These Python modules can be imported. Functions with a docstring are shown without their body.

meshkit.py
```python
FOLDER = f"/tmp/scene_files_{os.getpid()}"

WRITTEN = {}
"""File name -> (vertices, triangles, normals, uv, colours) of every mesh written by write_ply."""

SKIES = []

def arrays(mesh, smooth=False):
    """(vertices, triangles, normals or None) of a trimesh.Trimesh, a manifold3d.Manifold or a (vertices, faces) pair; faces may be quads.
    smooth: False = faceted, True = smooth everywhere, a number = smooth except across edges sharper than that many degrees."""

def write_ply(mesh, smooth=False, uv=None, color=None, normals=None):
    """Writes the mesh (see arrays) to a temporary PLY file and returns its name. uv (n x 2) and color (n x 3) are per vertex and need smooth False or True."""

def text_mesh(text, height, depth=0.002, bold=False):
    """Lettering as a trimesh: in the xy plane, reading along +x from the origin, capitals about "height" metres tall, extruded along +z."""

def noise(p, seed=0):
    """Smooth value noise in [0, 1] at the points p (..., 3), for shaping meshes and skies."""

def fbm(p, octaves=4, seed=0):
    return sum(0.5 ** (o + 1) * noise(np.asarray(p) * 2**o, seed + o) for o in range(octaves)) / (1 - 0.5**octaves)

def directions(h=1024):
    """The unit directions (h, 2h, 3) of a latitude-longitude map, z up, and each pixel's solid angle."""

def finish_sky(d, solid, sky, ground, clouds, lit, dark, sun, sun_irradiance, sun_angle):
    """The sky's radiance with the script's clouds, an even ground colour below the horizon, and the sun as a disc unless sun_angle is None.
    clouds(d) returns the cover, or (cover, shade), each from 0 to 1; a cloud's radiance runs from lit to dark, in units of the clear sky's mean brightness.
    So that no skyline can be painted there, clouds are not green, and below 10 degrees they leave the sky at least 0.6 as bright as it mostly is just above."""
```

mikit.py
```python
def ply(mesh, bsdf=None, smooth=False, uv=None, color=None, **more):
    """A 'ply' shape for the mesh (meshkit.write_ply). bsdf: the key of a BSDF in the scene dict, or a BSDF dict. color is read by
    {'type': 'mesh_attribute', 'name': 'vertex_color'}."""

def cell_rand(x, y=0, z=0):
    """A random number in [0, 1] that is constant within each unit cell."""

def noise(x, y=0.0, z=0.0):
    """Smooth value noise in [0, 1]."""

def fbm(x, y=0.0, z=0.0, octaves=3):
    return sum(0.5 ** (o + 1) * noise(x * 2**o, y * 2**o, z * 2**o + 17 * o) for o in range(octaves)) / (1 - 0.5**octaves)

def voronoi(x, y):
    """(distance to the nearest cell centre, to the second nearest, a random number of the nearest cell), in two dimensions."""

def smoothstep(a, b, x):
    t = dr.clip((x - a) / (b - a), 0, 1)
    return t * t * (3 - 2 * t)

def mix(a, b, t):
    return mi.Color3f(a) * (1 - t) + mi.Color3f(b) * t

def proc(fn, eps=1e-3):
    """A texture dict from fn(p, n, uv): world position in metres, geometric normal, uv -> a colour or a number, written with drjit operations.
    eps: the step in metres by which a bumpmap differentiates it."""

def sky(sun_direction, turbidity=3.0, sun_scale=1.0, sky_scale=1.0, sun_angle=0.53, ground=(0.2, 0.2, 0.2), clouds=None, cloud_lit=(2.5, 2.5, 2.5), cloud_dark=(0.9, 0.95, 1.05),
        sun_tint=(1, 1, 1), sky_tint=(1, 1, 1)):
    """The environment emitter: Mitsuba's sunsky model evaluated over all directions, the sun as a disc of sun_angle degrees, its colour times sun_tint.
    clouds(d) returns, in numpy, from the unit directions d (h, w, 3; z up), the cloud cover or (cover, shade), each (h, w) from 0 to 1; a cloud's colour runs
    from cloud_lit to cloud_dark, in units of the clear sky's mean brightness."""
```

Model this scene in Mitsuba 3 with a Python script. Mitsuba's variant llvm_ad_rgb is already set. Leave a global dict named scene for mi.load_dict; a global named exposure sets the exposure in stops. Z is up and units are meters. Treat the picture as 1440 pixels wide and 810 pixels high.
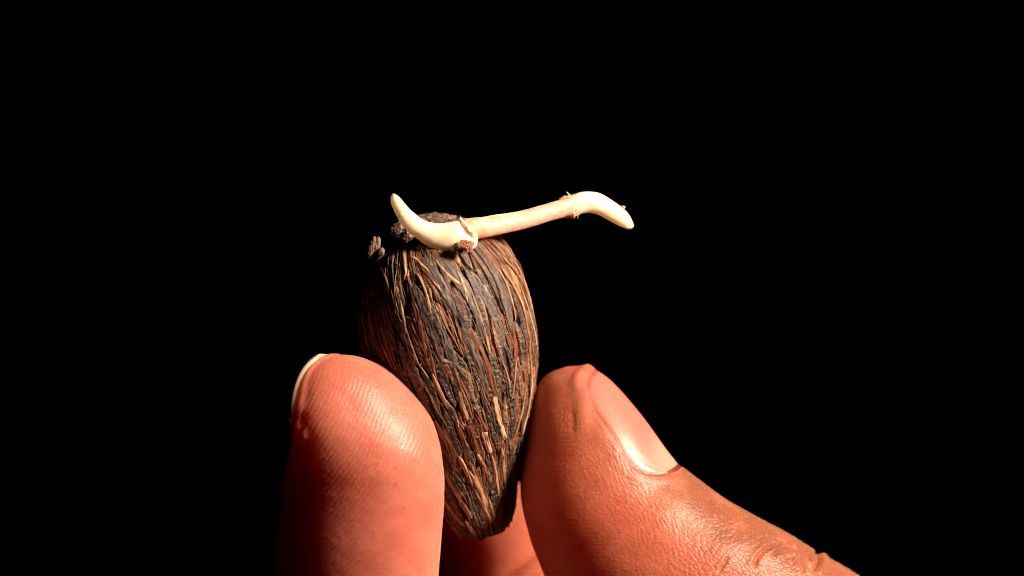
import math, random
import numpy as np, trimesh, drjit as dr, mitsuba as mi, mikit, meshkit, manifold3d as m3
from scipy.interpolate import CubicSpline, PchipInterpolator, RegularGridInterpolator
from scipy.spatial import cKDTree, ConvexHull

T = mi.ScalarTransform4f
MM = 1e-3
rng = np.random.default_rng(7)
scene, labels = {}, {}

# ---------------------------------------------------------------- camera, light, exposure
DIST, K = 400.0, 0.075                      # camera to the plane y = 0 in mm; mm per photo pixel in that plane
FOV = 2 * math.degrees(math.atan(720 * K / DIST))
scene['camera'] = {'type': 'thinlens', 'fov': FOV, 'fov_axis': 'x', 'near_clip': 0.02, 'far_clip': 10.0,
                   'aperture_radius': 3.8 * MM, 'focus_distance': (DIST - 8.5) * MM,
                   'to_world': T().look_at(origin=[0, -DIST * MM, 0], target=[0, 0, 0], up=[0, 0, 1])}
exposure = 0.0
LAMP_DIR = np.array([0.82, -0.385, 0.45]); LAMP_DIR /= np.linalg.norm(LAMP_DIR)
LAMP_POS = LAMP_DIR * 450.0 * MM
LAMP_R = 0.055
LAMP_RADIANCE = [335.0, 262.0, 196.0]
lamp_frame = T().look_at(origin=LAMP_POS.tolist(), target=[0, 0, 0], up=[0, 0, 1])

# ---------------------------------------------------------------- helpers
def at(px, py, y=0.0):
    """photo pixel + depth (mm behind the plane y = 0) -> point in mm"""
    f = (DIST + y) / DIST
    return np.stack(np.broadcast_arrays((np.asarray(px, float) - 720) * K * f, np.asarray(y, float), (405 - np.asarray(py, float)) * K * f), -1)

def numbered(name):
    k, i = name, 0
    while k in scene:
        i += 1
        k = f'{name}_{i:03d}'
    return k

def obj(name, mesh, bsdf, smooth=True, label=None, cat=None, group=None, kind=None, **kw):
    """mesh in mm -> one entry of the scene"""
    if isinstance(mesh, tuple):
        v, f = np.asarray(mesh[0], float) * MM, mesh[1]
        mesh = (v, f)
    else:
        mesh = mesh.copy(); mesh.apply_scale(MM)
    key = numbered(name)
    scene[key] = mikit.ply(mesh, bsdf, smooth=smooth, **kw)
    inside = {'skin': 'flesh', 'sprout_flesh': 'pith', 'root_flesh': 'root_pith'}.get(bsdf)
    if inside: scene[key]['interior'] = {'type': 'ref', 'id': inside}
    d = {k: v for k, v in dict(label=label, category=cat, group=group, kind=kind).items() if v}
    if d: labels[key] = d
    return key

def fbm(p, octaves=3, seed=0): return meshkit.fbm(np.asarray(p, float), octaves, seed)

def sstep(a, b, x):
    t = np.clip((x - a) / (b - a), 0, 1)
    return t * t * (3 - 2 * t)

def grid_faces(n, m, wrap=True):
    i, j = np.meshgrid(np.arange(n - 1), np.arange(m if wrap else m - 1), indexing='ij')
    j2 = (j + 1) % m
    a, b, c, d = i * m + j, i * m + j2, (i + 1) * m + j2, (i + 1) * m + j
    return np.vstack([np.stack([a, b, c], -1).reshape(-1, 3), np.stack([a, c, d], -1).reshape(-1, 3)])

def closed_grid(P, base_cap=True):
    """P (n, m, 3) rings from the base to the tip (the last ring collapses to a point) -> watertight (v, f)"""
    n, m = P.shape[:2]
    v = P[:-1].reshape(-1, 3)
    f = grid_faces(n - 1, m)
    tip, base = len(v), len(v) + 1
    v = np.vstack([v, P[-1].mean(0), P[0].mean(0)])
    j = np.arange(m); j2 = (j + 1) % m; o = (n - 2) * m
    f = np.vstack([f, np.stack([o + j, o + j2, np.full(m, tip)], 1), np.stack([j2, j, np.full(m, base)], 1)])
    vol = trimesh.Trimesh(v, f, process=False).volume
    return (v, f if vol > 0 else f[:, ::-1])

def grid_normals(P):
    du = np.gradient(P, axis=0)
    Pp = np.concatenate([P[:, -1:], P, P[:, :1]], 1)
    dv = (Pp[:, 2:] - Pp[:, :-2]) / 2
    n = np.cross(du, dv)
    n /= np.linalg.norm(n, axis=-1, keepdims=True) + 1e-12
    c = P.mean(1, keepdims=True)
    if (n * (P - c)).sum() < 0: n = -n
    return n

class Loft:
    """A limb whose outline runs U (one side), tip, L (the other side), with its own depth: u in 0..1 from base to tip, theta 0 on side U, +90 degrees to the front."""
    def __init__(s, U, tip, L, depth, half, n=2.15, skew=lambda u: 0 * u):
        s.skew = skew
        s.k = len(U)
        pts = np.array([*U, tip, *L[::-1]], float)
        c = np.r_[0, np.cumsum(np.linalg.norm(np.diff(pts, axis=0), axis=1))]
        s.sp, s.tU, s.tot = CubicSpline(c, pts), c[s.k], c[-1]
        s.depth, s.half, s.n = depth, half, n
    def edges(s, u):
        return s.sp(u * s.tU), s.sp(s.tot - u * (s.tot - s.tU))
    def __call__(s, u, th):
        """arrays u, th (same shape) -> points in mm"""
        U, L = s.edges(u)
        y0, hr = s.depth(u), s.half(u)
        a, b = at(U[..., 0], U[..., 1], y0), at(L[..., 0], L[..., 1], y0)
        c, e = (a + b) / 2, (a - b) / 2
        r = np.linalg.norm(e, axis=-1)
        co, si = np.cos(th), np.sin(th)
        q = 2 / s.n
        x = np.sign(co) * np.abs(co) ** q; z = np.sign(si) * np.abs(si) ** q
        P = c + e * x[..., None]
        P[..., 1] -= z * r * hr + s.skew(u) * r * co
        return P

def interp(*knots):
    k = np.array(knots, float)
    p = PchipInterpolator(k[:, 0], k[:, 1])
    return lambda u: p(np.clip(u, k[0, 0], k[-1, 0]))

def theta_front(n_front, n_back):
    """angles round a ring, dense on the camera's side (sin > 0)"""
    a = np.linspace(-0.25, np.pi + 0.25, n_front, endpoint=False)
    b = np.linspace(np.pi + 0.25, 2 * np.pi - 0.25, n_back, endpoint=False)
    return np.r_[a, b]

# ---------------------------------------------------------------- materials
def lin(*rgb): return [float(c) for c in rgb]

def skin_color(p, n, uv):
    x, y, z = p.x * 1000, p.y * 1000, p.z * 1000
    blot = mikit.smoothstep(0.25, 0.75, mikit.fbm(x * 0.35, y * 0.35, z * 0.35, 4))
    spot = mikit.smoothstep(0.78, 0.86, mikit.noise(x * 1.7, y * 1.7, z * 1.7))
    fine = mikit.fbm(x * 3.1, y * 3.1, z * 3.1, 2)
    side = mikit.smoothstep(-4.0, 4.0, x)                       # the thumb is browner than the pads of the fingers
    pink = mikit.mix((0.44, 0.104, 0.084), (0.52, 0.158, 0.128), blot)
    tan = mikit.mix((0.40, 0.074, 0.046), (0.48, 0.116, 0.076), blot)
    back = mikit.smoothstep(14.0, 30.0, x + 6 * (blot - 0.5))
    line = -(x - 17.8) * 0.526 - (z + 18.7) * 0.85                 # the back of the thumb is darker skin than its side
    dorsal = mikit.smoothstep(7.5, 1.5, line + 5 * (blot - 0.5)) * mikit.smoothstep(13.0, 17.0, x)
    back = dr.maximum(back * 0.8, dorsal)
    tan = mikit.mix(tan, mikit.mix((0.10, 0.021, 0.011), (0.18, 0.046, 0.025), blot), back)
    c = mikit.mix(pink, tan, side)
    return c * (0.90 + 0.20 * fine) * (1 - 0.15 * spot)

def skin_bump(p, n, uv):
    x, y, z = p.x * 1000, p.y * 1000, p.z * 1000
    return 1e-3 * 0.010 * (mikit.noise(x * 7, y * 7, z * 7) + 0.6 * mikit.noise(x * 14, y * 14, z * 14))

# Living skin is a thin coloured layer over flesh that light enters: half of the light meets the skin itself, the rest goes on into the
# scattering flesh inside the closed hand (and likewise for the juicy shoot).
scene['flesh'] = {'type': 'homogeneous', 'albedo': {'type': 'rgb', 'value': [0.994, 0.56, 0.40]}, 'sigma_t': {'type': 'rgb', 'value': [0.16, 0.62, 1.0]}, 'scale': 3000.0}
scene['pith'] = {'type': 'homogeneous', 'albedo': {'type': 'rgb', 'value': [0.9995, 0.95, 0.80]}, 'sigma_t': {'type': 'rgb', 'value': [0.9, 0.95, 1.0]}, 'scale': 2000.0}
scene['root_pith'] = {'type': 'homogeneous', 'albedo': {'type': 'rgb', 'value': [0.9995, 0.90, 0.78]}, 'sigma_t': {'type': 'rgb', 'value': [0.75, 0.9, 1.0]}, 'scale': 2000.0}
def layered(name, opacity, bsdf):
    scene[name + '_surface'] = bsdf
    scene[name] = {'type': 'mask', 'opacity': opacity, 'bsdf': {'type': 'twosided', 'bsdf': {'type': 'ref', 'id': name + '_surface'}}}
layered('skin', 0.48, {'type': 'bumpmap', 'tex': mikit.proc(skin_bump, eps=3e-5), 'scale': 1.0, 'bsdf': {'type': 'principled',
    'base_color': mikit.proc(skin_color), 'roughness': 0.43, 'specular': 0.42}})
scene['nail'] = {'type': 'principled', 'base_color': {'type': 'mesh_attribute', 'name': 'vertex_color'}, 'roughness': 0.40, 'specular': 0.32, 'clearcoat': 0.15, 'clearcoat_gloss': 0.7}

def sprout_color(p, n, uv):
    x, y, z = p.x * 1000, p.y * 1000, p.z * 1000
    b = mikit.fbm(x * 0.9, y * 0.9, z * 0.9, 3)
    c = mikit.mix((0.86, 0.67, 0.48), (0.90, 0.74, 0.58), b)
    tip = mikit.smoothstep(9.2, 9.8, z + 0.5 * (b - 0.5)) * (1 - mikit.smoothstep(-11.0, -10.0, x))   # the shoot's brownish point
    return mikit.mix(c, mi.Color3f(0.62, 0.33, 0.22), tip * 0.8)

def root_color(p, n, uv):
    x, y, z = p.x * 1000, p.y * 1000, p.z * 1000
    b = mikit.fbm(uv.x * 6, uv.y * 2, 3.3, 3)
    s = mikit.smoothstep(0.66, 0.76, mikit.noise(x * 2.2, y * 2.2, z * 4))
    stain = mikit.smoothstep(0.45, 0.65, mikit.fbm(x * 1.6, y * 1.6, z * 1.6, 3) + 0.42 * (1 - mikit.smoothstep(0.0, 1.2, uv.y)) + 0.30 * mikit.smoothstep(4.6, 6.0, uv.y) - 0.15)
    c = mikit.mix((0.72, 0.40, 0.30), (0.80, 0.52, 0.42), b)
    c = mikit.mix(c, mi.Color3f(0.68, 0.26, 0.10), stain * 0.8)
    return mikit.mix(c, mi.Color3f(0.62, 0.30, 0.13), s * 0.25)

layered('sprout_flesh', 0.6, {'type': 'principled', 'base_color': mikit.proc(sprout_color), 'roughness': 0.42, 'specular': 0.7})
layered('root_flesh', 0.6, {'type': 'principled', 'base_color': mikit.proc(root_color), 'roughness': 0.45, 'specular': 0.7})
scene['husk'] = {'type': 'principled', 'base_color': {'type': 'mesh_attribute', 'name': 'vertex_color'}, 'roughness': 0.6, 'specular': 0.35}

def fibre_bsdf(name, a, b, rough, dust=0.0):
    def col(p, n, uv):
        streak = mikit.fbm(uv.x * 5, uv.y * 0.8, 1.7, 3)
        c = mikit.mix(a, b, mikit.smoothstep(0.25, 0.75, streak))
        x, y, z = p.x * 1000, p.y * 1000, p.z * 1000
        speck = mikit.smoothstep(0.60, 0.72, mikit.fbm(x * 4.3, y * 4.3, z * 3.1, 4))
        return mikit.mix(c, mi.Color3f(0.34, 0.25, 0.17), speck * dust)
    scene[name] = {'type': 'principled', 'base_color': mikit.proc(col), 'roughness': rough, 'specular': 0.5}
fibre_bsdf('fibre_dark', (0.024, 0.015, 0.010), (0.066, 0.041, 0.028), 0.6, 0.12)
fibre_bsdf('scar', (0.035, 0.022, 0.015), (0.17, 0.105, 0.070), 0.7, 0.3)
fibre_bsdf('fibre_red', (0.062, 0.018, 0.009), (0.135, 0.042, 0.022), 0.42, 0.12)
fibre_bsdf('fibre_tan', (0.15, 0.062, 0.030), (0.33, 0.175, 0.095), 0.5, 0.1)
fibre_bsdf('fibre_pale', (0.30, 0.15, 0.075), (0.48, 0.31, 0.19), 0.5)

# ---------------------------------------------------------------- setting and lamp
scene['black_cloth'] = {'type': 'diffuse', 'reflectance': {'type': 'rgb', 'value': [0.0004, 0.0004, 0.0004]}}
def backdrop_mesh():
    x = np.linspace(-1100, 1100, 60); t = np.linspace(0, 1, 50)
    X, Tt = np.meshgrid(x, t, indexing='ij')
    Y = 1500 + 25 * np.sin(X / 90 + 2 * Tt) + 14 * np.sin(X / 37 + 5 * Tt)
    Z = -1000 + 2000 * Tt
    P = np.stack([X, Y, Z], -1)
    return (P.reshape(-1, 3), grid_faces(60, 50, wrap=False))
scene['cloth_two'] = {'type': 'twosided', 'bsdf': {'type': 'ref', 'id': 'black_cloth'}}
obj('backdrop', backdrop_mesh(), 'cloth_two', label='plain black cloth hanging far behind the hand and the seed', kind='structure')

scene['lamp_metal'] = {'type': 'twosided', 'bsdf': {'type': 'roughconductor', 'material': 'Al', 'alpha': 0.3}}
prof = np.array([[0.5, -70], [28, -70], [32, -62], [40, -40], [58, -10], [64, 8], [66, 8], [60, -11], [42, -42], [34, -66], [0.5, -74]])
shade = trimesh.creation.revolve(prof, sections=64)
fr = np.array(lamp_frame.matrix, float)
shade.apply_transform(np.block([[fr[:3, :3], fr[:3, 3:] / MM], [np.zeros((1, 3)), np.ones((1, 1))]]))
obj('lamp__shade', shade, 'lamp_metal', smooth=40)
scene['lamp__diffuser'] = {'type': 'disk', 'to_world': lamp_frame @ T().scale([LAMP_R, LAMP_R, 1]), 'bsdf': {'type': 'diffuse', 'reflectance': {'type': 'rgb', 'value': 0.6}},
                           'emitter': {'type': 'area', 'radiance': {'type': 'rgb', 'value': LAMP_RADIANCE}}}
labels['lamp'] = {'label': 'round lamp that lights the hand and the seed from the upper right, in front', 'category': 'lamp'}

# ---------------------------------------------------------------- the hand
# outlines in the photograph, base first
index = Loft(
    U=[(392, 1150), (385, 1000), (384, 860), (386, 800), (389, 740), (395, 700), (400, 660), (407, 620), (411, 590), (415, 560), (422, 535), (434, 517), (449, 507), (465, 501.5)],
    tip=(484, 499),
    L=[(590, 1150), (603, 1000), (612, 860), (617, 800), (622, 740), (624.5, 695), (623.5, 655), (617, 620), (605, 586), (588, 558), (566, 535), (541, 517.5), (518, 506.5), (500, 501)],
    depth=interp((0, 6), (0.3, -2), (0.6, -7.5), (.8, -10.5), (1, -11)), half=interp((0, .95), (0.5, .90), (0.8, .84), (1, .95)), n=2.1, skew=interp((0, 0), (.66, 0), (.84, .38), (1, .42)))
thumb = Loft(
    U=[(1520, 1010), (1400, 920), (1300, 866), (1201, 805), (1137, 767), (1079, 733), (1017, 699), (985, 675), (957, 654), (934, 627), (908, 591), (885, 562.5), (862, 537.5), (845, 524), (830, 517.5), (815, 515.5), (800, 516)],
    tip=(784, 520),
    L=[(1200, 1420), (1060, 1260), (960, 1130), (880, 1010), (830, 930), (795, 870), (768, 813), (752, 775), (741, 745), (734.5, 715), (732, 685), (734, 655), (738, 625), (742.5, 595), (749, 566), (757, 543), (769, 528)],
    depth=interp((0, 9), (0.35, 5), (0.7, 2), (1, 1.5)), half=interp((0, .75), (0.45, .82), (0.7, .95), (0.85, 1.02), (1, .95)), n=2.1)
middle = Loft(
    U=[(590, 1150), (600, 1000), (608, 860), (611, 800), (616, 750), (624, 718), (640, 700), (672, 688)],
    tip=(735, 682),
    L=[(890, 1150), (886, 1000), (880, 860), (878, 800), (874, 750), (864, 718), (846, 700), (805, 688)],
    depth=interp((0, 40), (1, 46)), half=interp((0, 1.5), (.8, 1.7), (1, 1.2)), n=2.1)

def nail_zone(u, th, zone):
    """signed 'inside' measure of a nail's outline on the limb's surface: 1 in the middle, 0 on its rim, negative outside"""
    u0, u1, thc, half = zone
    b = (u - u0) / (u1 - u0)
    a = (th - thc) / half(np.clip(b, 0, 1))
    b2 = 2 * b - 1
    return 1 - (np.abs(a) ** 4.0 + np.abs(b2) ** 4.0) ** (1 / 4.0)

def find_u(limb, pxy, side=0):
    us = np.linspace(0, 1, 4000)
    E = limb.edges(us)[side]
    return us[np.argmin(np.linalg.norm(E - np.array(pxy), axis=1))]

thumb_nail = (find_u(thumb, (962, 658)), find_u(thumb, (835, 519)), 0.06, interp((0, 0.72), (0.15, 1.0), (0.5, 1.10), (1, 1.31)))
index_nail = (find_u(index, (398, 680)), find_u(index, (455, 504)), -0.47, interp((0, 0.85), (1, 1.02)))

def wrap(a): return (a + np.pi) % (2 * np.pi) - np.pi

def limb_grid(limb, n_u, th, u0=0.0, power=1.0):
    u = np.linspace(u0, 1, n_u)
    w = 1 - (1 - u) ** 1.0
    Ug, Tg = np.meshgrid(w, th, indexing='ij')
    P = limb(Ug, Tg)
    return Ug, Tg, P, grid_normals(P)

def vor(p2, size, seed, jitter=0.85):
    """F2 - F1 and F1 of jittered cells, any 2-D coordinates"""
    q = p2 / size
    lo, hi = np.floor(q.min(0)) - 1, np.ceil(q.max(0)) + 1
    gx, gy = np.meshgrid(np.arange(lo[0], hi[0]), np.arange(lo[1], hi[1]), indexing='ij')
    g = np.stack([gx, gy], -1).reshape(-1, 2)
    r = np.random.default_rng(seed)
    g = g + 0.5 + (r.random(g.shape) - 0.5) * jitter
    d, i = cKDTree(g).query(q, k=2, workers=-1)
    return d[:, 1] - d[:, 0], d[:, 0], i[:, 0]

def photo_xy(P):
    f = DIST / (DIST + P[..., 1])
    return 720 + P[..., 0] * f / K, 405 - P[..., 2] * f / K

def index_skin():
    th = np.r_[np.linspace(-0.55, 3.65, 470, endpoint=False), np.linspace(3.65, 2 * np.pi - 0.55, 110, endpoint=False)]
    # rings: coarse below the frame, fine in it
    ub = find_u(index, (385, 850))
    u = np.r_[np.linspace(0, ub, 60, endpoint=False), np.linspace(ub, 1, 420)]
    Ug, Tg = np.meshgrid(u, th, indexing='ij')
    P = index(Ug, Tg); N = grid_normals(P)
    X, Z = P[..., 0], P[..., 2]; Y = P[..., 1]
    d = np.zeros(X.shape)
    # friction ridges: arcs round a core near the nail side
    cx, cz = (300 - 720) * K, (405 - 450) * K
    wob = fbm(np.stack([X * .16, Y * .16, Z * .16], -1), 3, 11)
    rad = np.sqrt((X - cx) ** 2 + (0.86 * (Z - cz)) ** 2) + 0.5 * (wob - .5) 
    fine = fbm(np.stack([X * 1.2, Y * 1.2, Z * 1.2], -1), 2, 3)
    ph = rad / 0.455 + 0.5 * (fine - .5)
    ridge = 0.5 + 0.5 * np.cos(2 * np.pi * ph)
    ridge = 1 - (1 - ridge) ** 1.4
    depthn = fbm(np.stack([X * .5, Y * .5, Z * .5], -1), 2, 5)
    pad = sstep(-0.2, 0.75, wrap(Tg)) * (1 - sstep(np.pi - .1, np.pi + .3, np.where(Tg < 0, 0, Tg)))
    top = 1 - 0.8 * sstep(-8.5, -7.2, Z)
    d += ridge * 0.0135 * pad * top * (0.45 + 1.1 * depthn)
    # pores along the ridges
    s2 = np.stack([ph.ravel() , np.arctan2(Z - cz, X - cx).ravel() * 30], -1)
    f21, f1, ci = vor(s2, 1.0, 21, .35)
    d += -0.006 * np.exp(-(f1.reshape(X.shape) / .22) ** 2) * pad
    # soft unevenness of the flesh
    d += 0.22 * (fbm(np.stack([X * .22, Y * .22, Z * .22], -1), 2, 8) - .5)
    d += 0.06 * (fbm(np.stack([X * .9, Y * .9, Z * .9], -1), 3, 9) - .5)
    # nail bed: flesh sunk under the plate, fold swollen along it
    q = nail_zone(Ug, wrap(Tg), index_nail)
    d += -0.45 * sstep(0.0, 0.10, q) + 0.28 * np.exp(-((q + 0.10) / 0.10) ** 2)
    # the small skin notch beside the nail
    px, py = photo_xy(P)
    d += -0.30 * np.exp(-((px - 424) / 5) ** 2 - ((py - 590) / 9) ** 2) + 0.22 * np.exp(-((px - 427) / 5) ** 2 - ((py - 612) / 10) ** 2)
    d *= sstep(0, .02, 1 - Ug)
    P = P + N * d[..., None]
    return closed_grid(P)

def thumb_skin():
    th = np.r_[np.linspace(-0.9, 3.4, 520, endpoint=False), np.linspace(3.4, 2 * np.pi - 0.9, 100, endpoint=False)]
    ub = find_u(thumb, (1215, 812))
    u = np.r_[np.linspace(0, ub, 60, endpoint=False), np.linspace(ub, 1, 680)]
    Ug, Tg = np.meshgrid(u, th, indexing='ij')
    P = thumb(Ug, Tg); N = grid_normals(P)
    X, Y, Z = P[..., 0], P[..., 1], P[..., 2]
    px, py = photo_xy(P)
    d = np.zeros(X.shape)
    shp = X.shape
    wob = fbm(np.stack([X * .25, Y * .25, Z * .25], -1), 3, 31) - .5
    wob2 = fbm(np.stack([X * .7, Y * .7, Z * .7], -1), 3, 33) - .5
    T_ = wrap(Tg)
    # arc coordinates in mm: a along the thumb, c round it
    a = (1 - Ug) * 60.0
    c = T_ * 8.5
    dorsal = 1 - sstep(0.95, 1.75, np.abs(T_))
    proximal = sstep(885, 960, px + 0.25 * (py - 650))
    # long creases of the side, running down and away from the nail
    ang = math.radians(62)
    ux, uz = math.cos(ang), math.sin(ang)
    al = (px - 900) * ux + (py - 700) * uz + 40 * wob
    ac = -(px - 900) * uz + (py - 700) * ux + 26 * wob + 9 * wob2
    f21, f1, _ = vor(np.stack([al.ravel(), ac.ravel()], -1), np.array([24.0, 5.6]), 41)
    lines = sstep(0.0, 0.45, f21).reshape(shp)
    zoneA = np.exp(-((ac + 5) / 62) ** 2) * sstep(800, 840, px + .3 * (py - 600)) * (1 - .55 * sstep(985, 1080, px))
    zoneA *= sstep(590, 650, py + .1 * (px - 850))
    d += -0.032 * (1 - lines) * zoneA * (1 - sstep(1.9, 2.5, np.abs(T_)))
    # net of small diamonds on the back and the knuckle
    b1 = (px - 1000) * .74 + (py - 740) * .67 + 16 * wob + 5 * wob2
    b2 = -(px - 1000) * .67 + (py - 740) * .74 + 16 * wob - 5 * wob2
    g21, g1, _ = vor(np.stack([b1.ravel(), b2.ravel()], -1), np.array([9.5, 6.0]), 43)
    net = sstep(0.0, 0.42, g21).reshape(shp)
    zoneB = sstep(930, 1010, px + .35 * (py - 720)) * (1 - sstep(2.0, 2.6, np.abs(T_)))
    d += -0.036 * (1 - net) * zoneB * (.5 + 1.0 * np.clip(wob + .5, 0, 1))
    h21, h1, _ = vor(np.stack([b1.ravel(), b2.ravel()], -1), np.array([4.2, 3.4]), 47)
    d += -0.015 * (1 - sstep(0, .4, h21).reshape(shp)) * np.clip(proximal + .25 * dorsal, 0, 1) * (1 - sstep(1.7, 2.3, np.abs(T_)))
    # knuckle folds: curved furrows over the joint
    def furrow(pts, w, depth):
        pts = np.array(pts, float)
        t = np.r_[0, np.cumsum(np.linalg.norm(np.diff(pts, axis=0), axis=1))]
        q = CubicSpline(t, pts)(np.linspace(0, t[-1], 160))
        dd, ii = cKDTree(q).query(np.stack([px.ravel(), py.ravel()], -1), workers=-1)
        endf = sstep(0, 25, np.minimum(ii, 159 - ii)).reshape(shp)
        dd = dd.reshape(shp) * (1 + .5 * wob2)
        front = N[..., 1] < 0.35
        return (-depth * np.exp(-(dd / w) ** 2) + .45 * depth * np.exp(-((dd - 2.6 * w) / (1.5 * w)) ** 2)) * endf * front
    d += furrow([(1062, 800), (1068, 780), (1085, 768), (1100, 764)], 2.6, .20)
    d += furrow([(1086, 782), (1096, 775), (1110, 772), (1122, 773)], 2.4, .26)
    d += furrow([(1143, 803), (1150, 792), (1152, 782), (1144, 772)], 3.0, .42)
    d += furrow([(1100, 758), (1116, 768), (1132, 780), (1146, 795)], 2.2, .18)
    d += furrow([(1078, 742), (1092, 756), (1108, 762)], 2.0, .14)
    d += furrow([(1152, 780), (1160, 784), (1172, 792)], 2.2, .16)
    d += furrow([(1010, 805), (1020, 790), (1024, 780)], 2.0, .12)
    d += furrow([(1130, 808), (1128, 790), (1122, 780)], 2.2, .12)
    # pad: fine level ridges with pores
    padz = sstep(1.2, 2.0, T_) * (1 - .7 * proximal)
    phs = (py + 14 * wob + .04 * (px - 760)) / 6.4
    d += 0.0045 * padz * np.cos(2 * np.pi * phs) * (.4 + np.clip(wob2 + .5, 0, 1))
    p21, p1, pi_ = vor(np.stack([px.ravel() / 9.0 , phs.ravel()], -1), 1.0, 49, .8)
    keep = (np.random.default_rng(3).random(pi_.max() + 1) > .45)[pi_].reshape(shp)
    d += 0.030 * np.exp(-(p1.reshape(shp) / .17) ** 2) * keep * sstep(.9, 1.4, T_) * (1 - sstep(2.5, 2.8, T_)) * sstep(590, 640, py)
    # crumpled skin by the nail's corner
    blob = np.exp(-((px - 800) / 20) ** 2 - ((py - 590) / 26) ** 2)
    e21, e1, _ = vor(np.stack([px.ravel() + 6 * wob2.ravel(), py.ravel() - 6 * wob2.ravel()], -1), np.array([6.0, 8.0]), 51)
    d += 0.035 * blob * sstep(0, .5, e21).reshape(shp)
    d += 0.30 * (fbm(np.stack([X * .2, Y * .2, Z * .2], -1), 2, 38) - .5) + .05 * wob2
    # tip flesh that rises against the nail's free edge, then the groove
    q = nail_zone(Ug, T_, thumb_nail)
    u0, u1, thc, half = thumb_nail
    past = (Ug - u1)
    distal = sstep(-.004, .004, past)
    d += (-0.10 - .3 * distal) * sstep(0.0, 0.07, q) - .60 * sstep(.10, .26, q) * sstep(0, .10, (Ug - u0) / (u1 - u0))
    fold = np.exp(-((q + 0.09) / 0.085) ** 2)
    d += (0.05 + .28 * sstep(u1 - .03, u1 + .005, Ug)) * fold
    d += 0.30 * np.exp(-((px - 818) / 12) ** 2 - ((py - 585) / 26) ** 2) * (N[..., 1] < .3)
    d += -0.10 * np.exp(-((px - 806) / 4.0) ** 2 - ((py - 590) / 14) ** 2) * (N[..., 1] < .3)
    d *= sstep(0, .015, 1 - Ug)
    P = P + N * d[..., None]
    return closed_grid(P)

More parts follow.
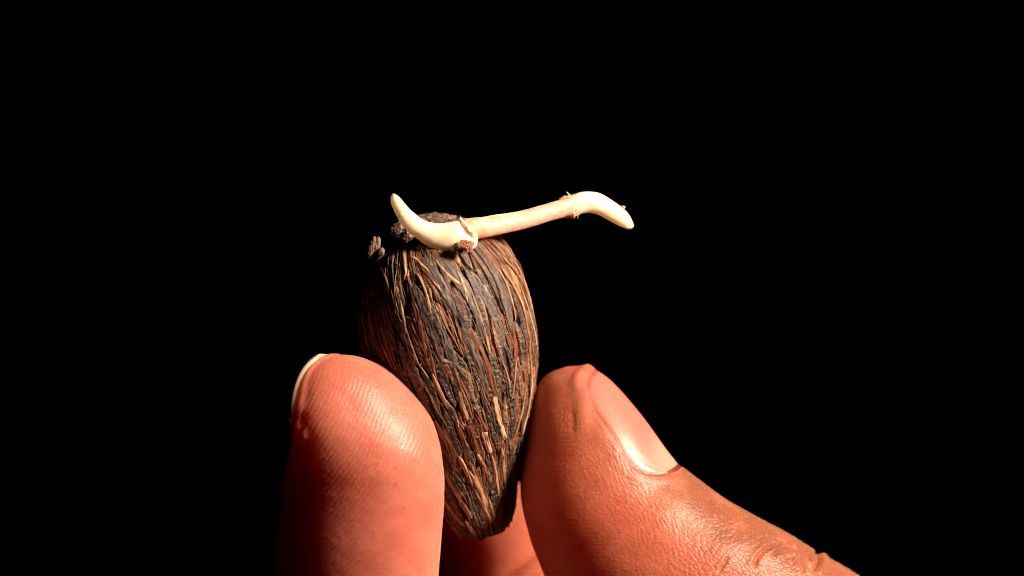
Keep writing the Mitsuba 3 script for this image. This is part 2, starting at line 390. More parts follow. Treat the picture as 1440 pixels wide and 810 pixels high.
def middle_skin():
    th = np.linspace(0, 2 * np.pi, 240, endpoint=False)
    u = np.linspace(0, 1, 240)
    Ug, Tg = np.meshgrid(u, th, indexing='ij')
    P = middle(Ug, Tg); N = grid_normals(P)
    px, py = photo_xy(P)
    d = .3 * (fbm(P * .25, 2, 61) - .5)
    dl = np.abs((py - 790) * .80 + (px - 735) * .60 + 6 * (fbm(P * .3, 2, 63) - .5))
    d += -0.55 * np.exp(-(dl / 9) ** 2) * (N[..., 1] < 0)
    d *= sstep(0, .02, 1 - Ug)
    return closed_grid(P + N * d[..., None])

def to_manifold(vf):
    return m3.Manifold(m3.Mesh(np.asarray(vf[0], np.float32), np.asarray(vf[1], np.uint32)))

def ball(c, r): return m3.Manifold.sphere(r, 40).translate([float(x) for x in c])
palm_pts = [((-20, 8, -70), 9), ((-14, 16, -78), 11), ((6, 46, -84), 13), ((30, 14, -82), 13), ((38, 8, -66), 10), ((2, 34, -120), 20), ((40, 30, -125), 18)]
palm = m3.Manifold.batch_hull([ball(c, r) for c, r in palm_pts])
hand = to_manifold(index_skin()) + to_manifold(thumb_skin()) + to_manifold(middle_skin()) + palm
hm = hand.to_mesh()
hv, hf = np.array(hm.vert_properties[:, :3], float), np.array(hm.tri_verts, int)
obj('hand', (hv, hf), 'skin', label='bare hand pinching the sprouting seed between index fingertip and thumb', cat='hand')

def nail_plate(limb, zone, lift, thick, free, tone, n_a=110, n_b=150, arch=0.0, drop=.18):
    """A curved plate over the nail zone; b = 0 at the cuticle, 1 at the free edge"""
    u0, u1, thc, half = zone
    b = np.linspace(0, 1, n_b); a = np.linspace(-1, 1, n_a)
    B, A = np.meshgrid(b, a, indexing='ij')
    # round outline: squeeze the corners
    rc = (1 - np.abs(2 * B - 1) ** 7.0) ** (1 / 7.0) if True else 1
    rc = np.where(B < .5, (1 - np.abs(2 * B - 1) ** 3.6) ** (1 / 3.6), (1 - .13 * np.abs(2 * B - 1) ** 8) )
    th = thc + A * half(B) * rc * 1.03
    bu = B - .035 * (A ** 2) * sstep(.7, 1, B)
    u = u0 + (u1 - u0) * (bu * (1 + free) - .01)
    P = limb(u, th)
    eps = 1e-3
    Tu = limb(u + eps, th) - limb(u - eps, th); Tt = limb(u, th + eps) - limb(u, th - eps)
    N = np.cross(Tu, Tt); N /= np.linalg.norm(N, axis=-1, keepdims=True) + 1e-12
    c = limb(u, th * 0 + thc) + limb(u, th * 0 + thc + np.pi)
    if (N * (P - c / 2)).sum() < 0: N = -N
    rim = sstep(0, .13, 1 - np.abs(A)) * sstep(0, .10, B)
    rib = .016 * (meshkit.noise(np.stack([A * 26, B * 1.2, A * 0], -1), 5) - .5) + .05 * (fbm(np.stack([A * 3, B * 3, A * 0], -1), 2, 6) - .5)
    top = P + N * (lift * (.15 + .85 * rim) - drop * (1 - rim) + rib + arch * (1 - A ** 2))[..., None]
    bot = top - N * thick
    col = tone(A, B)
    nb, na = top.shape[:2]
    v = np.vstack([top.reshape(-1, 3), bot.reshape(-1, 3)])
    f = grid_faces(nb, na, wrap=False)
    o = nb * na
    ring = np.r_[np.arange(na), np.arange(1, nb) * na + na - 1, (nb - 1) * na + np.arange(na - 2, -1, -1), np.arange(nb - 2, 0, -1) * na]
    r2 = np.roll(ring, -1)
    side = np.vstack([np.stack([ring, r2, r2 + o], 1), np.stack([ring, r2 + o, ring + o], 1)])
    F = np.vstack([f, f[:, ::-1] + o, side[:, ::-1]])
    m = trimesh.Trimesh(v, F, process=False)
    if m.volume < 0: F = F[:, ::-1]
    C = np.vstack([col.reshape(-1, 3), col.reshape(-1, 3)])
    # split rim vertices so that edges stay crisp
    v2 = np.vstack([v, v[ring], v[ring + o]]); C2 = np.vstack([C, C[ring], C[ring + o]])
    mp = {}
    k = len(v)
    idx1 = {int(r): k + i for i, r in enumerate(ring)}; idx2 = {int(r + o): k + len(ring) + i for i, r in enumerate(ring)}
    nside = len(side)
    Fs = F[-nside:].copy()
    for i in range(nside):
        for j in range(3):
            t = int(Fs[i, j]); Fs[i, j] = idx1.get(t, idx2.get(t, t))
    F = np.vstack([F[:-nside], Fs])
    return (v2, F), C2

def tone_thumb(A, B):
    bed = np.array([0.37, 0.098, 0.074]); pale = np.array([0.40, 0.165, 0.125]); free = np.array([0.40, 0.14, 0.08])
    n = fbm(np.stack([A * 4, B * 3, A * 0], -1), 3, 71)
    lun = sstep(.34, .14, B + .22 * A ** 2 + .06 * (n - .5))
    fr = sstep(.955, .975, B + .02 * (n - .5))
    c = bed * (.93 + .14 * n[..., None])
    c = c * (1 - lun[..., None]) + pale * lun[..., None]
    c = c * (1 - fr[..., None]) + free * fr[..., None]
    return c

def tone_index(A, B):
    bed = np.array([0.58, 0.20, 0.14]); free = np.array([0.31, 0.225, 0.165])
    n = fbm(np.stack([A * 5, B * 9, A * 0], -1), 3, 73)
    fr = sstep(.44, .50, B + .05 * (n - .5) - .02 * A ** 2)
    return bed * (1 - fr[..., None]) + free * (.85 + .3 * n[..., None]) * fr[..., None]

m, C = nail_plate(thumb, thumb_nail, -.06, .45, 0.34, tone_thumb)
obj('hand__thumbnail', m, 'nail', label='short pink thumbnail with a pale base and a lamp glint', color=C)
m, C = nail_plate(index, index_nail, .60, .50, .0, tone_index, drop=.05)
obj('hand__fingernail', m, 'nail', label='index fingernail seen edge-on with a whitish free edge', color=C)

# ---------------------------------------------------------------- the seed
A0, B0 = at(596, 325, -4.5), at(681, 742, 2.5)
axis = B0 - A0; SLEN = np.linalg.norm(axis); axis /= SLEN
EX = np.array([1.0, 0, 0]) - axis * axis[0]; EX /= np.linalg.norm(EX)           # right
EY = np.cross(axis, EX)                                                        # towards the camera or away
if EY[1] > 0: EY = -EY
PR = np.array([(0, 78), (20, 75), (38, 60), (52, 38), (64, 16), (75, 8), (89, 15), (103, 34), (112, 53), (118, 74), (122, 100), (124, 130), (124, 163), (121, 190), (116, 216), (109, 240), (101, 263), (91, 286), (81.5, 309), (71, 332), (62, 355), (54, 382), (47, 408), (39, 424), (27, 435), (12, 440), (0, 441)], float)
tt = np.r_[0, np.cumsum(np.linalg.norm(np.diff(PR, axis=0), axis=1))]; TT = tt[-1]
prof_sp = PchipInterpolator(tt, PR)
T_RIM, T_END = tt[6], tt[-4]
SC = SLEN / (432 * K) * K                                                       # mm per profile unit

def seed_at(t, th):
    """t = arc length down the profile (profile units), th = angle from the front, + to the right"""
    r = prof_sp(np.clip(t, 0, TT))
    left = np.clip(np.cos(th + 2.15), 0, 1) ** 1.2 * np.exp(-((t - T_RIM) / 60) ** 2)   # the rim is broken down at the back left
    R, S = r[..., 0] * K * (1 - .06 * left), (r[..., 1] + 42 * left) * SC
    lop = 1 + .03 * np.cos(2 * th + .6) + .02 * np.cos(3 * th + t * .004)
    d = np.sin(th)[..., None] * EX + np.cos(th)[..., None] * EY
    return A0 + axis * S[..., None] + d * (R * lop)[..., None]

def seed_frame(t, th):
    e = 0.4
    Pt = seed_at(t + e, th) - seed_at(t - e, th); Ph = seed_at(t, th + .004) - seed_at(t, th - .004)
    Pt /= np.linalg.norm(Pt, axis=-1, keepdims=True) + 1e-9; Ph /= np.linalg.norm(Ph, axis=-1, keepdims=True) + 1e-9
    N = np.cross(Ph, Pt); N /= np.linalg.norm(N, axis=-1, keepdims=True) + 1e-9
    d = np.sin(th)[..., None] * EX + np.cos(th)[..., None] * EY
    sgn = np.sign((N * (d - .3 * axis)).sum(-1, keepdims=True)); 
    return N * np.where(sgn == 0, 1, sgn), Pt, Ph

TW = 0.0016                                                                     # twist of the fibres, radians per profile unit
def husk():
    n_t, n_th = 620, 760
    th = np.sort(np.r_[np.linspace(-1.9, 1.9, 590, endpoint=False), np.linspace(1.9, 2 * np.pi - 1.9, n_th - 590, endpoint=False)])
    t = np.linspace(0, TT, n_t)
    Tg, Hg = np.meshgrid(t, th, indexing='ij')
    P = seed_at(Tg, Hg); N = grid_normals(P)
    # strips: cells stretched along the seed, in a lane space that turns slowly round it
    ring = Hg - TW * (Tg - 120) 
    cyc = 2 * np.pi
    wob = fbm(P * .22, 3, 81) - .5; wob2 = fbm(P * .8, 3, 82) - .5
    def strips(lanes, length, seed, wobble):
        a = ring / cyc * lanes + wobble * (wob * 2.0 + wob2 * .7)
        b = Tg / length
        r = np.random.default_rng(seed)
        nb = int(TT / length) + 5
        gi, gj = np.meshgrid(np.arange(lanes), np.arange(-2, nb), indexing='ij')
        ga = gi + r.random(gi.shape) * .9; gb = gj + r.random(gi.shape)
        cen = np.concatenate([np.stack([ga.ravel() + s * lanes, gb.ravel()], -1) for s in (-1, 0, 1, 2)])
        idn = np.tile(np.arange(gi.size), 4)
        d, i = cKDTree(cen).query(np.stack([a.ravel(), b.ravel()], -1), k=2, workers=-1)
        return (d[:, 1] - d[:, 0]).reshape(a.shape), idn[i[:, 0]].reshape(a.shape), gi.size
    f21, sid, ns = strips(54, 88, 5, .22)
    r = np.random.default_rng(12)
    height = r.random(ns); kind = r.random(ns)
    side = sstep(T_RIM - 45, T_RIM - 5, Tg) * (1 - .6 * sstep(T_END - 10, T_END + 12, Tg))
    low = sstep(170, 330, Tg)
    e = sstep(.03, .20, f21)
    hgt = np.where(kind[sid] < .70, .14 + .20 * height[sid], .03 + .08 * height[sid])
    d = e * hgt * side * (1 - .25 * low) - .16 * (1 - sstep(.02, .10, f21)) * side
    g21, gid, ng = strips(120, 44, 6, .55)
    d += sstep(.03, .3, g21) * (.01 + .09 * r.random(ng)[gid]) * side * (.35 + .65 * low)
    d += .10 * (fbm(np.stack([ring * 16, Tg * .045, Hg * 0], -1), 3, 83) - .5) * side
    grain = fbm(P * 3.6, 3, 84)
    pit = sstep(.35, .62, fbm(P * 1.3, 2, 91))
    d += (.05 + .15 * low + .08 * pit) * (grain - .5)
    # lumpy scar on top
    top = 1 - sstep(T_RIM - 25, T_RIM + 10, Tg)
    d += top * (.8 * (fbm(P * .55, 3, 85) - .45) + .25 * (fbm(P * 2.2, 2, 86) - .5))
    end = sstep(T_END - 8, T_END + 20, Tg)
    d += end * 1.0 * (fbm(np.stack([ring * 9, Tg * .02, Hg * 0], -1), 2, 87) - .5)
    P = P + N * d[..., None]
    # colours: matter only - black-brown strips, red-brown strips, tan strips, tan lint
    dark = np.array([.018, .011, .008]); grey = np.array([.060, .038, .026]); red = np.array([.100, .030, .015]); tan = np.array([.22, .11, .055])
    n1 = fbm(np.stack([ring * 30, Tg * .05, Hg * 0], -1), 3, 88)[..., None]
    mixd = sstep(.3, .7, n1) * sstep(.32, .62, grain)[..., None]
    c = dark * (1 - mixd) + grey * mixd
    k = kind[sid][..., None]
    c = np.where((k > .70) & (k < .94), red * (.7 + .7 * n1), c)
    c = np.where(k >= .94, tan * (.5 + .8 * n1), c)
    kg = r.random(ng)[gid][..., None]
    c = np.where((kg > .84), .45 * c + .55 * red, c)
    c = np.where((kg > .965), .4 * c + .6 * tan, c)
    # frayed margins of the strips
    fray = (np.exp(-((f21 - .15) / .05) ** 2) * sstep(.42, .62, fbm(np.stack([ring * 8, Tg * .03, Hg * 0], -1), 2, 90)))[..., None] * side[..., None]
    c = c * (1 - .8 * fray) + .8 * tan * (.6 + .8 * n1) * fray
    lint = sstep(.60, .70, fbm(P * 3.4, 2, 89))[..., None] * (.30 + .25 * top[..., None])
    c = c * (1 - lint) + np.array([.27, .19, .13]) * lint
    n, m_ = P.shape[:2]
    # both ends collapse to a point
    v = np.vstack([P[1:-1].reshape(-1, 3), P[0].mean(0), P[-1].mean(0)])
    C = np.vstack([c[1:-1].reshape(-1, 3), c[0].mean(0), c[-1].mean(0)])
    f = grid_faces(n - 2, m_)
    j = np.arange(m_); j2 = (j + 1) % m_; o = (n - 3) * m_
    f = np.vstack([f, np.stack([o + j, o + j2, np.full(m_, len(v) - 1)], 1), np.stack([j2, j, np.full(m_, len(v) - 2)], 1)])
    if trimesh.Trimesh(v, f, process=False).volume < 0: f = f[:, ::-1]
    return (v, f), C
m, C = husk()
HUSK_V = m[0]
obj('palm_seed__husk', m, 'husk', color=C)
labels['palm_seed'] = {'label': 'dark fibrous palm seed with a pale shoot and root, held between index finger and thumb', 'category': 'seed'}

# where a photo pixel meets the seed's near side
tg, hg = np.meshgrid(np.linspace(T_RIM - 30, TT, 1100), np.linspace(-1.6, 1.6, 1100), indexing='ij')
Pg = seed_at(tg, hg)
gx, gy = photo_xy(Pg)
_near = cKDTree(np.stack([gx.ravel(), gy.ravel()], -1))
def on_seed(pts):
    _, i = _near.query(np.array(pts, float))
    return tg.ravel()[i], hg.ravel()[i]

def fibre_mesh(t, th, width, height, lift, seed, taper=(.35, .35), flat=1.0, wob=.04, n=34, k=11, curl=0.0):
    """A strip that lies on the seed along (t, th): width and height in mm; returns (v, f), uv"""
    r = np.random.default_rng(seed)
    s = np.linspace(0, 1, n)
    c = np.linspace(0, 1, len(t))
    if len(t) > 2:
        tq, hq = CubicSpline(c, t)(s), CubicSpline(c, th)(s)
    else:
        tq, hq = np.interp(s, c, t), np.interp(s, c, th)
    P = seed_at(tq, hq); N, _, _ = seed_frame(tq, hq)
    L = np.r_[0, np.cumsum(np.linalg.norm(np.diff(P, axis=0), axis=1))]
    D = np.gradient(P, axis=0); D /= np.linalg.norm(D, axis=1, keepdims=True) + 1e-9
    Sd = np.cross(N, D); Sd /= np.linalg.norm(Sd, axis=1, keepdims=True) + 1e-9
    sh = np.minimum(1, np.minimum(s / max(taper[0], 1e-3), (1 - s) / max(taper[1], 1e-3)))
    sh = np.sqrt(np.clip(sh * (2 - sh), 0, 1)) * .93 + .07
    z = L[:, None] * 1.1 + r.random() * 90
    nz = lambda f, q: meshkit.noise(np.stack([L * f + r.random() * 99, L * 0 + q, L * 0], -1), seed % 977) - .5
    w = width * sh * (1 + .35 * nz(.6, 1) + .25 * nz(3, 2))
    off = wob * (nz(.35, 3) * 2 + nz(1.2, 4))
    up = lift + height * .25 * nz(.6, 5) + curl * np.maximum(0, (s - .75) / .25) ** 2
    ph = np.linspace(0, np.pi, k)
    cx, cz = np.cos(ph), np.sin(ph) ** (1 / (1 + flat))
    bumpy = np.stack([nz(2.4, 10 + j) for j in range(k)], 1) * .25
    rib = np.stack([.7 * nz(.5, 30 + j) + .5 * nz(2.0, 50 + j) for j in range(k)], 1) * min(.22, .28 * width) * sh[:, None]
    V = P[:, None] + Sd[:, None] * (off[:, None] + w[:, None] / 2 * cx)[..., None] + N[:, None] * (up[:, None] - .25 + (height * sh[:, None] * (1 + bumpy) + .25) * cz + rib * np.sin(ph))[..., None]
    V[:, 0] = P + Sd * (off + w / 2)[:, None] + N * (up - .35)[:, None]
    V[:, -1] = P + Sd * (off - w / 2)[:, None] + N * (up - .35)[:, None]
    f = grid_faces(n, k, wrap=True)
    j = np.arange(1, k - 1)
    f = np.vstack([f, np.stack([j * 0, j, j + 1], 1), np.stack([j * 0, j + 1, j], 1) + (n - 1) * k])
    f = np.vstack([f]) 
    v = V.reshape(-1, 3)
    if trimesh.Trimesh(v, f, process=False).volume < 0: f = f[:, ::-1]
    uv = np.stack([np.tile(np.linspace(0, 1, k) * width, n) + seed % 50, np.repeat(L, k) + seed % 31], 1)
    return (v, f), uv

FIB = 'palm_seed__husk__fibre'
def fibre(pts, w, h, lift, mat, seed, **kw):
    t, th = pts if isinstance(pts, tuple) else on_seed(pts)
    m, uv = fibre_mesh(np.asarray(t), np.asarray(th), w, h, lift, seed, **kw)
    obj(FIB, m, mat, smooth=True, uv=uv)

# strips that can be told apart in the photograph: course in it, width in px
R_, T_n, P_, D_ = 'fibre_red', 'fibre_tan', 'fibre_pale', 'fibre_dark'
picked = [
    (R_, 10, [(573, 384), (583, 430), (597, 480), (612, 532)]), (R_, 10, [(630, 416), (652, 454), (670, 484), (684, 517), (695, 556)]),
    (P_, 9, [(693, 556), (699, 585), (709, 617)]), (T_n, 5, [(586, 385), (598, 410), (608, 455)]), (T_n, 5.5, [(612, 366), (627, 385), (648, 402)]),
    (R_, 8, [(679, 400), (690, 425), (704, 460)]), (T_n, 6, [(661, 410), (675, 450), (688, 500)]), (R_, 5, [(668, 415), (680, 450), (692, 500)]),
    (R_, 8, [(632, 500), (640, 525), (646, 552)]), (T_n, 7, [(645, 548), (650, 570), (657, 590)]), (R_, 10, [(665, 572), (674, 590), (683, 608)]),
    (P_, 8, [(679, 606), (683, 620), (688, 636)]), (R_, 7, [(598, 495), (606, 515), (614, 535)]), (T_n, 6, [(608, 524), (618, 548), (630, 574)]),
    (R_, 8, [(657, 598), (665, 620), (671, 640)]), (T_n, 7, [(670, 636), (680, 655), (690, 678)]), (T_n, 11, [(657, 660), (671, 688), (684, 714)]),
    (T_n, 9, [(626, 656), (641, 690), (664, 728)]), (T_n, 8, [(625, 700), (640, 722), (655, 738)]), (T_n, 6, [(703, 629), (706, 655), (708, 684)]),
    (T_n, 4, [(690, 372), (707, 395), (718, 425), (723, 452)]), (T_n, 5, [(702, 376), (723, 408), (735, 440), (742, 485), (745, 540)]),
    (T_n, 4, [(695, 352), (722, 382), (743, 418), (750, 456)]), (T_n, 4, [(713, 362), (738, 400), (751, 450), (754, 500)]),
    (P_, 3.4, [(744, 531), (741, 569), (731, 612)]), (T_n, 4, [(737, 540), (732, 575), (722, 612)]), (T_n, 8, [(579, 362), (603, 386), (629, 424)]),
    (T_n, 5, [(571, 356), (570, 375), (568, 392)]), (T_n, 6, [(532, 364), (540, 384), (548, 412)]), (T_n, 5, [(557, 395), (565, 430), (572, 470)]),
    (R_, 6, [(590, 420), (592, 445), (596, 470)]), (T_n, 5, [(640, 380), (650, 400), (656, 425)]), (D_, 16, [(594, 362), (620, 402), (640, 440), (662, 490)]),
    (D_, 18, [(618, 362), (650, 400), (670, 440), (682, 480)]), (D_, 16, [(660, 380), (682, 420), (698, 455), (705, 490)]), (D_, 15, [(690, 380), (708, 420), (718, 470)]),
    (D_, 14, [(580, 400), (600, 450), (622, 510)]), (D_, 12, [(655, 470), (672, 510), (684, 555)]), (D_, 12, [(612, 440), (630, 490), (640, 520)]),
    (R_, 9, [(716, 455), (722, 480), (722, 512)]), (R_, 7, [(734, 445), (738, 480), (738, 530)]), (R_, 5, [(562, 440), (578, 500), (600, 560)]),
    (R_, 8, [(608, 470), (620, 505), (630, 535)]), (T_n, 5, [(700, 500), (712, 530), (714, 552)]), (T_n, 4, [(724, 500), (722, 530), (716, 570)]),
    (R_, 8, [(612, 590), (628, 620), (642, 655)]), (R_, 7, [(640, 590), (650, 615), (660, 650)]), (T_n, 5, [(690, 640), (696, 665), (700, 700)]),
    (T_n, 6, [(645, 640), (655, 660), (664, 682)]), (T_n, 6, [(668, 690), (680, 715), (690, 735)]),
    (T_n, 6, [(632, 728), (642, 742), (650, 752)]), (T_n, 7, [(655, 730), (664, 744), (672, 754)]), (T_n, 5, [(686, 700), (692, 720), (694, 735)]),
]
for i, (mat, w, pts) in enumerate(picked):
    hh = {R_: .08, T_n: .09, P_: .10, D_: .13}[mat]
    lf = {R_: .20, T_n: .24, P_: .26, D_: .16}[mat]
    fibre(pts, w * K, hh, lf, mat, 100 + i, taper=(.3, .22) if mat != P_ else (.06, .05), flat=3.0 if mat != T_n else 1.2)

r = np.random.default_rng(99)
count = 0
while count < 236:
    th0 = r.uniform(-1.75, 1.75); t0 = r.uniform(T_RIM + (2 if th0 < .2 else -34), T_END - 15)
    frayed = count % 12 == 0                                    # ends that stick out of the torn tip
    ln = r.uniform(30, 100) * (1 if t0 < 260 else .65)
    if frayed: t0 = T_END - r.uniform(30, 60); ln = T_END + r.uniform(4, 16) - t0
    t1 = min(t0 + ln, T_END + 16)
    q = np.linspace(t0, t1, 4)
    th = th0 + TW * (q - t0) + r.normal(0, .010, 4).cumsum()
    k = r.random()
    mat = D_ if k < .08 else R_ if k < .58 else T_n if k < .975 else P_
    if frayed: mat = T_n
    w = {D_: r.uniform(.35, .8), R_: r.uniform(.22, .60), T_n: r.uniform(.09, .26), P_: r.uniform(.14, .3)}[mat] * (1 if t0 < 250 else .75)
    hh = {D_: .12, R_: .07, T_n: r.uniform(.05, .10), P_: .07}[mat]
    lift = r.uniform(.06, .22)
    tp = (r.uniform(.08, .4), r.uniform(.08, .4))
    fibre((q, th), w, hh, lift, mat, 1000 + count, taper=tp, flat=3.0 if mat != T_n else 1.0, n=26, k=9, curl=r.uniform(.2, .7) if frayed else 0)
    count += 1
    if mat == R_ and count < 236 and r.random() < .7:           # its frayed pale margin
        R = prof_sp(q)[:, 0] * K
        fibre((q + 3, th + r.choice([-1, 1]) * .52 * w / np.maximum(R, 1.5)), r.uniform(.09, .17), .07, lift + .03, T_n, 3000 + count, taper=tp, flat=.6, n=20, k=5)
        count += 1

def hair_tube(P, rad, k=5):
    n = len(P)
    D = np.gradient(P, axis=0); D /= np.linalg.norm(D, axis=1, keepdims=True) + 1e-9
    ref = np.where(np.abs(D[:, 2:]) < .9, [0, 0, 1.0], [1.0, 0, 0])
    a = np.cross(D, ref); a /= np.linalg.norm(a, axis=1, keepdims=True) + 1e-9
    b = np.cross(D, a)
    ph = np.arange(k) * 2 * np.pi / k
    V = P[:, None] + np.broadcast_to(rad, (n,))[:, None, None] * (np.cos(ph)[None, :, None] * a[:, None] + np.sin(ph)[None, :, None] * b[:, None])
    f = grid_faces(n, k)
    j = np.arange(1, k - 1)
    f = np.vstack([f, np.stack([j * 0, j, j + 1], 1), np.stack([j * 0, j + 1, j], 1) + (n - 1) * k])
    return V.reshape(-1, 3), f

def join(parts):
    V, F, o = [], [], 0
    for v, f in parts:
        V.append(v); F.append(np.asarray(f) + o); o += len(v)
    return np.vstack(V), np.vstack(F)

# loose hairs and fuzz all over the husk, far too many and fine to count
def fuzz(n, seed, lo, hi, rad, curly):
    r = np.random.default_rng(seed); out = []
    for i in range(n):
        th0 = r.uniform(-np.pi, np.pi) if r.random() < .35 else r.uniform(-1.7, 1.7)
        t0 = r.uniform(T_RIM - 40, T_END + 6)
        ln = r.uniform(lo, hi)
        s = np.linspace(0, 1, 9)
        bend = r.normal(0, curly)
        ang = r.normal(0, .06 + curly)
        tq = t0 + ln * s * math.cos(ang)
        R = np.maximum(prof_sp(np.clip(tq, 0, TT))[..., 0], 20)
        hq = th0 + (ln * s * math.sin(ang) + bend * ln * s * s) / R + TW * (tq - t0)
        P = seed_at(tq, hq); N, _, _ = seed_frame(tq, hq)
        up = .10 + r.uniform(0, .20) + r.uniform(-.08, .08) * s * s
        P = P + N * (up + .05 * np.sin(s * 9 + i))[:, None]
        out.append(hair_tube(P, rad * r.uniform(.6, 1.3) * (1 - .6 * s), 4))
    return join(out)
scene['hair_brown'] = {'type': 'principled', 'base_color': {'type': 'rgb', 'value': [.24, .125, .065]}, 'roughness': .5}
scene['hair_pale'] = {'type': 'principled', 'base_color': {'type': 'rgb', 'value': [.42, .29, .19]}, 'roughness': .5}
obj('palm_seed__husk__hair', fuzz(900, 5, 14, 60, .034, .02), 'hair_brown', kind='stuff')
obj('palm_seed__husk__lint', fuzz(750, 6, 2, 8, .026, .6), 'hair_pale', kind='stuff')

# fibre tufts and scales left on the scarred top
def tuft(c, r0, seed, squash, mat, lean):
    s = trimesh.creation.icosphere(4, 1.0)
    v = s.vertices.copy()
    n = fbm(v * 1.6 + seed, 3, seed) - .5; n2 = fbm(v * 5 + seed, 3, seed + 1) - .5
    n3 = fbm(np.stack([v[:, 0] * 9, v[:, 1] * 9, v[:, 2] * 1.5], 1) + seed, 2, seed + 2) - .5
    v = v * (1 + .6 * n + .2 * n2 + .35 * n3)[:, None] * np.array(squash) * r0
    v[:, 0] += lean * v[:, 2]
    uv = np.stack([v[:, 0] * 2, v[:, 2]], 1)
    obj('palm_seed__husk__scale', (v + c, s.faces), mat, uv=uv)
tuft(at(523, 349, -5.0), .80, 3, (.6, .8, 1.35), 'scar', .22)
tuft(at(530, 344, -5.0), .7, 33, (.5, .8, 1.15), 'scar', .2)
tuft(at(536, 354, -5.5), .5, 35, (.7, .8, .8), 'scar', .1)
tuft(at(561, 322, -1.0), .95, 5, (1.0, .9, .85), 'scar', .4)
tuft(at(574, 329, -3.0), .85, 7, (.9, .9, .9), 'scar', .3)
tuft(at(612, 313, 1.0), 1.6, 9, (1.6, .9, .62), 'scar', .0)
tuft(at(588, 315, 1.0), 1.0, 11, (1.1, .9, .8), 'scar', .0)
tuft(at(640, 318, 0.0), 1.2, 13, (1.3, .9, .6), 'scar', .0)

# ---------------------------------------------------------------- shoot and root
def stalk(name, U, tip, L, depth, half, mat, label, amp=.06, seed=1, n_u=220, n_t=72):
    lf = Loft(U, tip, L, depth, half, 2.0)
    th = np.linspace(0, 2 * np.pi, n_t, endpoint=False)
    w = np.linspace(0, 1, n_u)
    Ug, Tg = np.meshgrid(w, th, indexing='ij')
    P = lf(Ug, Tg); N = grid_normals(P)
    d = amp * 2 * (fbm(P * .55, 2, seed) - .5) + amp * .5 * (fbm(P * 2.2, 3, seed + 1) - .5) + amp * .25 * (fbm(np.stack([np.cos(Tg) * 5, np.sin(Tg) * 5, Ug * 9], -1), 2, seed + 2) - .5)
    P = P + N * (d * sstep(0, .03, 1 - Ug))[..., None]
    v, f = closed_grid(P)
    uv = np.vstack([np.stack([np.cos(Tg), Ug * 6], -1)[:-1].reshape(-1, 2), [[0, 6], [0, 0]]])
    obj(name, (v, f), mat, label=label, uv=uv)
    return lf
SH = -10.0
stalk('palm_seed__shoot', [(672, 334), (668, 325), (660, 317), (648, 311), (634, 312), (616, 313.5), (600, 311), (586.5, 303), (573, 291), (566, 283), (561, 277), (557, 274)], (553, 272.5),
      [(671, 342), (668, 349), (659, 354), (647, 357), (634, 357), (617, 353), (600, 345), (583, 333), (567, 319), (557.5, 304), (551.5, 291), (549.5, 281)],
      interp((0, SH + 1), (.35, SH), (1, SH - 4.0)), interp((0, .9), (1, .95)), 'sprout_flesh', 'short cream horn-shaped shoot with a pointed tip', seed=201)
stalk('palm_seed__root', [(652, 308), (665, 306.5), (680.6, 304.8), (704, 301), (727, 297.2), (757.8, 289.4), (779.4, 283.4), (795, 279), (804, 276.5), (808, 277)], (810, 287),
      [(664, 337), (680, 334.5), (696, 331.4), (711, 328), (727, 324.5), (758, 316), (775, 311), (788.6, 307), (800, 303.5), (807, 300)],
      interp((0, SH + 1.2), (1, SH + 6.5)), interp((0, 1), (1, 1)), 'root_flesh', 'long pinkish cream root stalk reaching out sideways', seed=211)
stalk('palm_seed__root_tip', [(797, 281), (802, 277), (813, 271.5), (829, 269.6), (844, 272.4), (859.6, 281.2), (875, 292.5), (884, 301.7), (889, 311)], (890.5, 319),
      [(798, 300), (803, 303.5), (812, 302), (825.7, 299.3), (838, 300.5), (853.5, 308), (869, 316.8), (879, 321), (885.5, 322)],
      interp((0, SH + 6.2), (1, SH + 10.0)), interp((0, 1), (1, .95)), 'sprout_flesh', 'thick cream root tip curving down', seed=221)

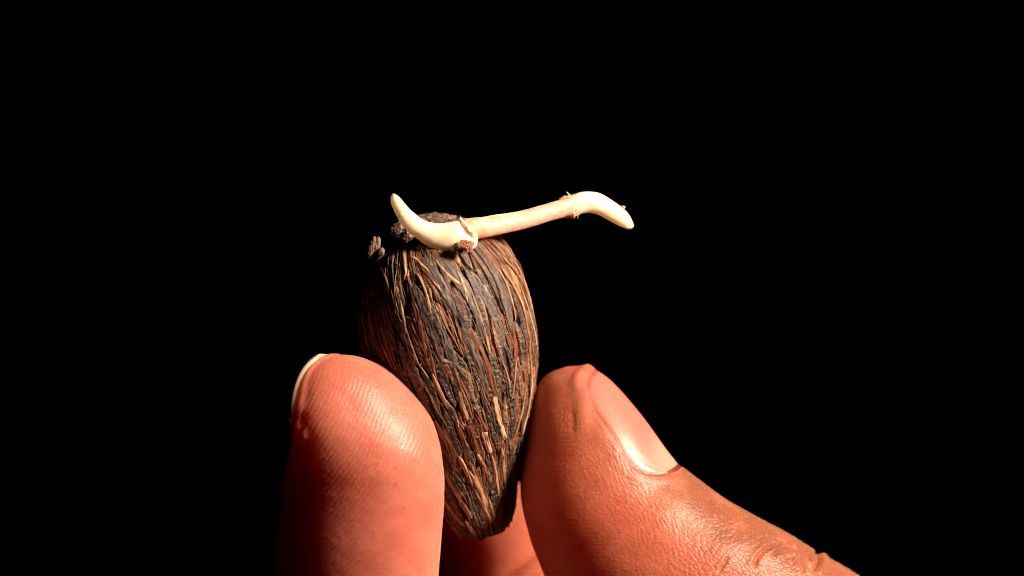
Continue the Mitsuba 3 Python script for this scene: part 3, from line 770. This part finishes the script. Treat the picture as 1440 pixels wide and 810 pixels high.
# torn sheaths at the joints: a crumpled sleeve with a ragged lip and a few flakes
def collar(name, c0, c1, radius, n, seed, mat, label):
    r = np.random.default_rng(seed)
    d = (c1 - c0) / np.linalg.norm(c1 - c0)
    a = np.cross(d, [0, 1.0, 0]); a /= np.linalg.norm(a); b = np.cross(d, a)
    ln0 = np.linalg.norm(c1 - c0)
    q = np.linspace(0, 1, 26); ph = np.linspace(0, 2 * np.pi, 120, endpoint=False)
    Q, PH = np.meshgrid(q, ph, indexing='ij')
    ring = np.stack([np.cos(PH) * 2.2, np.sin(PH) * 2.2, Q * 1.6 + seed], -1)
    n1 = fbm(ring, 3, seed) - .5; n2 = fbm(ring * 3.1, 2, seed + 1) - .5; n3 = fbm(np.stack([np.cos(PH) * 4, np.sin(PH) * 4, Q * 0], -1), 3, seed + 2) - .5
    R = radius * (1 - .20 * np.abs(2 * Q - 1) ** 3) + .16 * n1 + .14 * n2
    S = Q * ln0 + (Q - .5) * .5 * n3 + .15 * n1
    P = c0 + S[..., None] * d + R[..., None] * (np.cos(PH)[..., None] * a + np.sin(PH)[..., None] * b)
    parts = [(P.reshape(-1, 3), grid_faces(26, 120))]
    if trimesh.Trimesh(*parts[0], process=False).volume < 0: parts = [(parts[0][0], parts[0][1][:, ::-1])]
    for i in range(n):
        ph = r.uniform(0, 2 * np.pi); s = r.random()
        o = math.cos(ph) * a + math.sin(ph) * b
        tang = np.cross(d, o)
        p = c0 + (c1 - c0) * s + o * (radius + r.uniform(-.12, .0))
        ln, wd, tk = r.uniform(.15, .5), r.uniform(.08, .22), r.uniform(.03, .07)
        rise = r.uniform(.0, .2) if r.random() < .7 else r.uniform(.2, .45)
        qq = np.linspace(0, 1, 6)
        dirn = d * r.choice([-1, 1]) * r.uniform(.3, 1) + tang * r.normal(0, .6)
        dirn /= np.linalg.norm(dirn)
        side = np.cross(o, dirn)
        rows = []
        for x in qq:
            cen = p + dirn * ln * x + o * (rise * x * x * .8)
            w = wd * (1 - .75 * x) * (1 + .5 * r.normal(0, .4))
            rows.append([cen + side * w / 2, cen + o * tk, cen - side * w / 2, cen - o * tk])
        f = np.vstack([grid_faces(6, 4), [[0, 1, 2], [0, 2, 3], [20, 22, 21], [20, 23, 22]]])
        parts.append((np.array(rows).reshape(-1, 3), f))
    v, f = join(parts)
    obj(name, (v, f), mat, label=label, uv=v[:, [0, 2]] * 2)
scene['sheath'] = {'type': 'twosided', 'bsdf': {'type': 'principled', 'base_color': mikit.proc(lambda p, n, uv: mikit.mix((.66, .31, .13), (.88, .66, .46), mikit.smoothstep(.3, .7, mikit.noise(uv.x * 1.6, uv.y * 1.6, p.y * 2500)))), 'roughness': .55, 'specular': .4}}
collar('palm_seed__sheath', at(655.5, 323.5, SH + .3), at(660, 319.5, SH + .3), 1.22, 18, 301, 'sheath', 'torn orange sheath where the root leaves the shoot')
collar('palm_seed__sheath', at(797, 292, SH + 6.3), at(809, 287.5, SH + 7.0), 1.13, 60, 303, 'sheath', 'ragged cream sheath at the joint before the root tip')

# the dry brown bud scale beside the shoot's foot
def bud():
    s = trimesh.creation.icosphere(5, 1.0)
    v = s.vertices.copy()
    n = fbm(v * 1.3 + 4, 3, 401) - .5; n2 = np.abs(fbm(v * 3.2, 3, 402) - .5)
    v = v * (1 + .55 * n - .9 * n2)[:, None]
    hole = np.exp(-((v[:, 0] + .38) ** 2 + (v[:, 2] + .42) ** 2) / .07) * (v[:, 1] < 0)
    v[:, 1] += .7 * hole
    v = v * np.array([1.15, .75, .72])
    ca, sa = math.cos(.35), math.sin(.35)
    v = np.stack([v[:, 0] * ca - v[:, 2] * sa, v[:, 1], v[:, 0] * sa + v[:, 2] * ca], 1)
    return v + at(652, 347, SH - 1.7), s.faces
v, f = bud()
fibre_bsdf('dry_scale', (0.15, 0.055, 0.028), (0.36, 0.15, 0.085), 0.6, 0.2)
obj('palm_seed__bud_scale', (v, f), 'dry_scale', label='small dry brown scale stuck at the foot of the shoot', uv=v[:, [0, 2]] * 3)

# a crumb of dry sheath on the root tip
s_ = trimesh.creation.icosphere(3, 1.0)
vv = s_.vertices * (1 + .9 * (fbm(s_.vertices * 2.2, 3, 411) - .5))[:, None] * np.array([.20, .18, .16])
obj('palm_seed__root_tip__crumb', (vv + at(876.5, 291.5, SH + 8.8), s_.faces), 'sheath', uv=vv[:, [0, 2]] * 3)
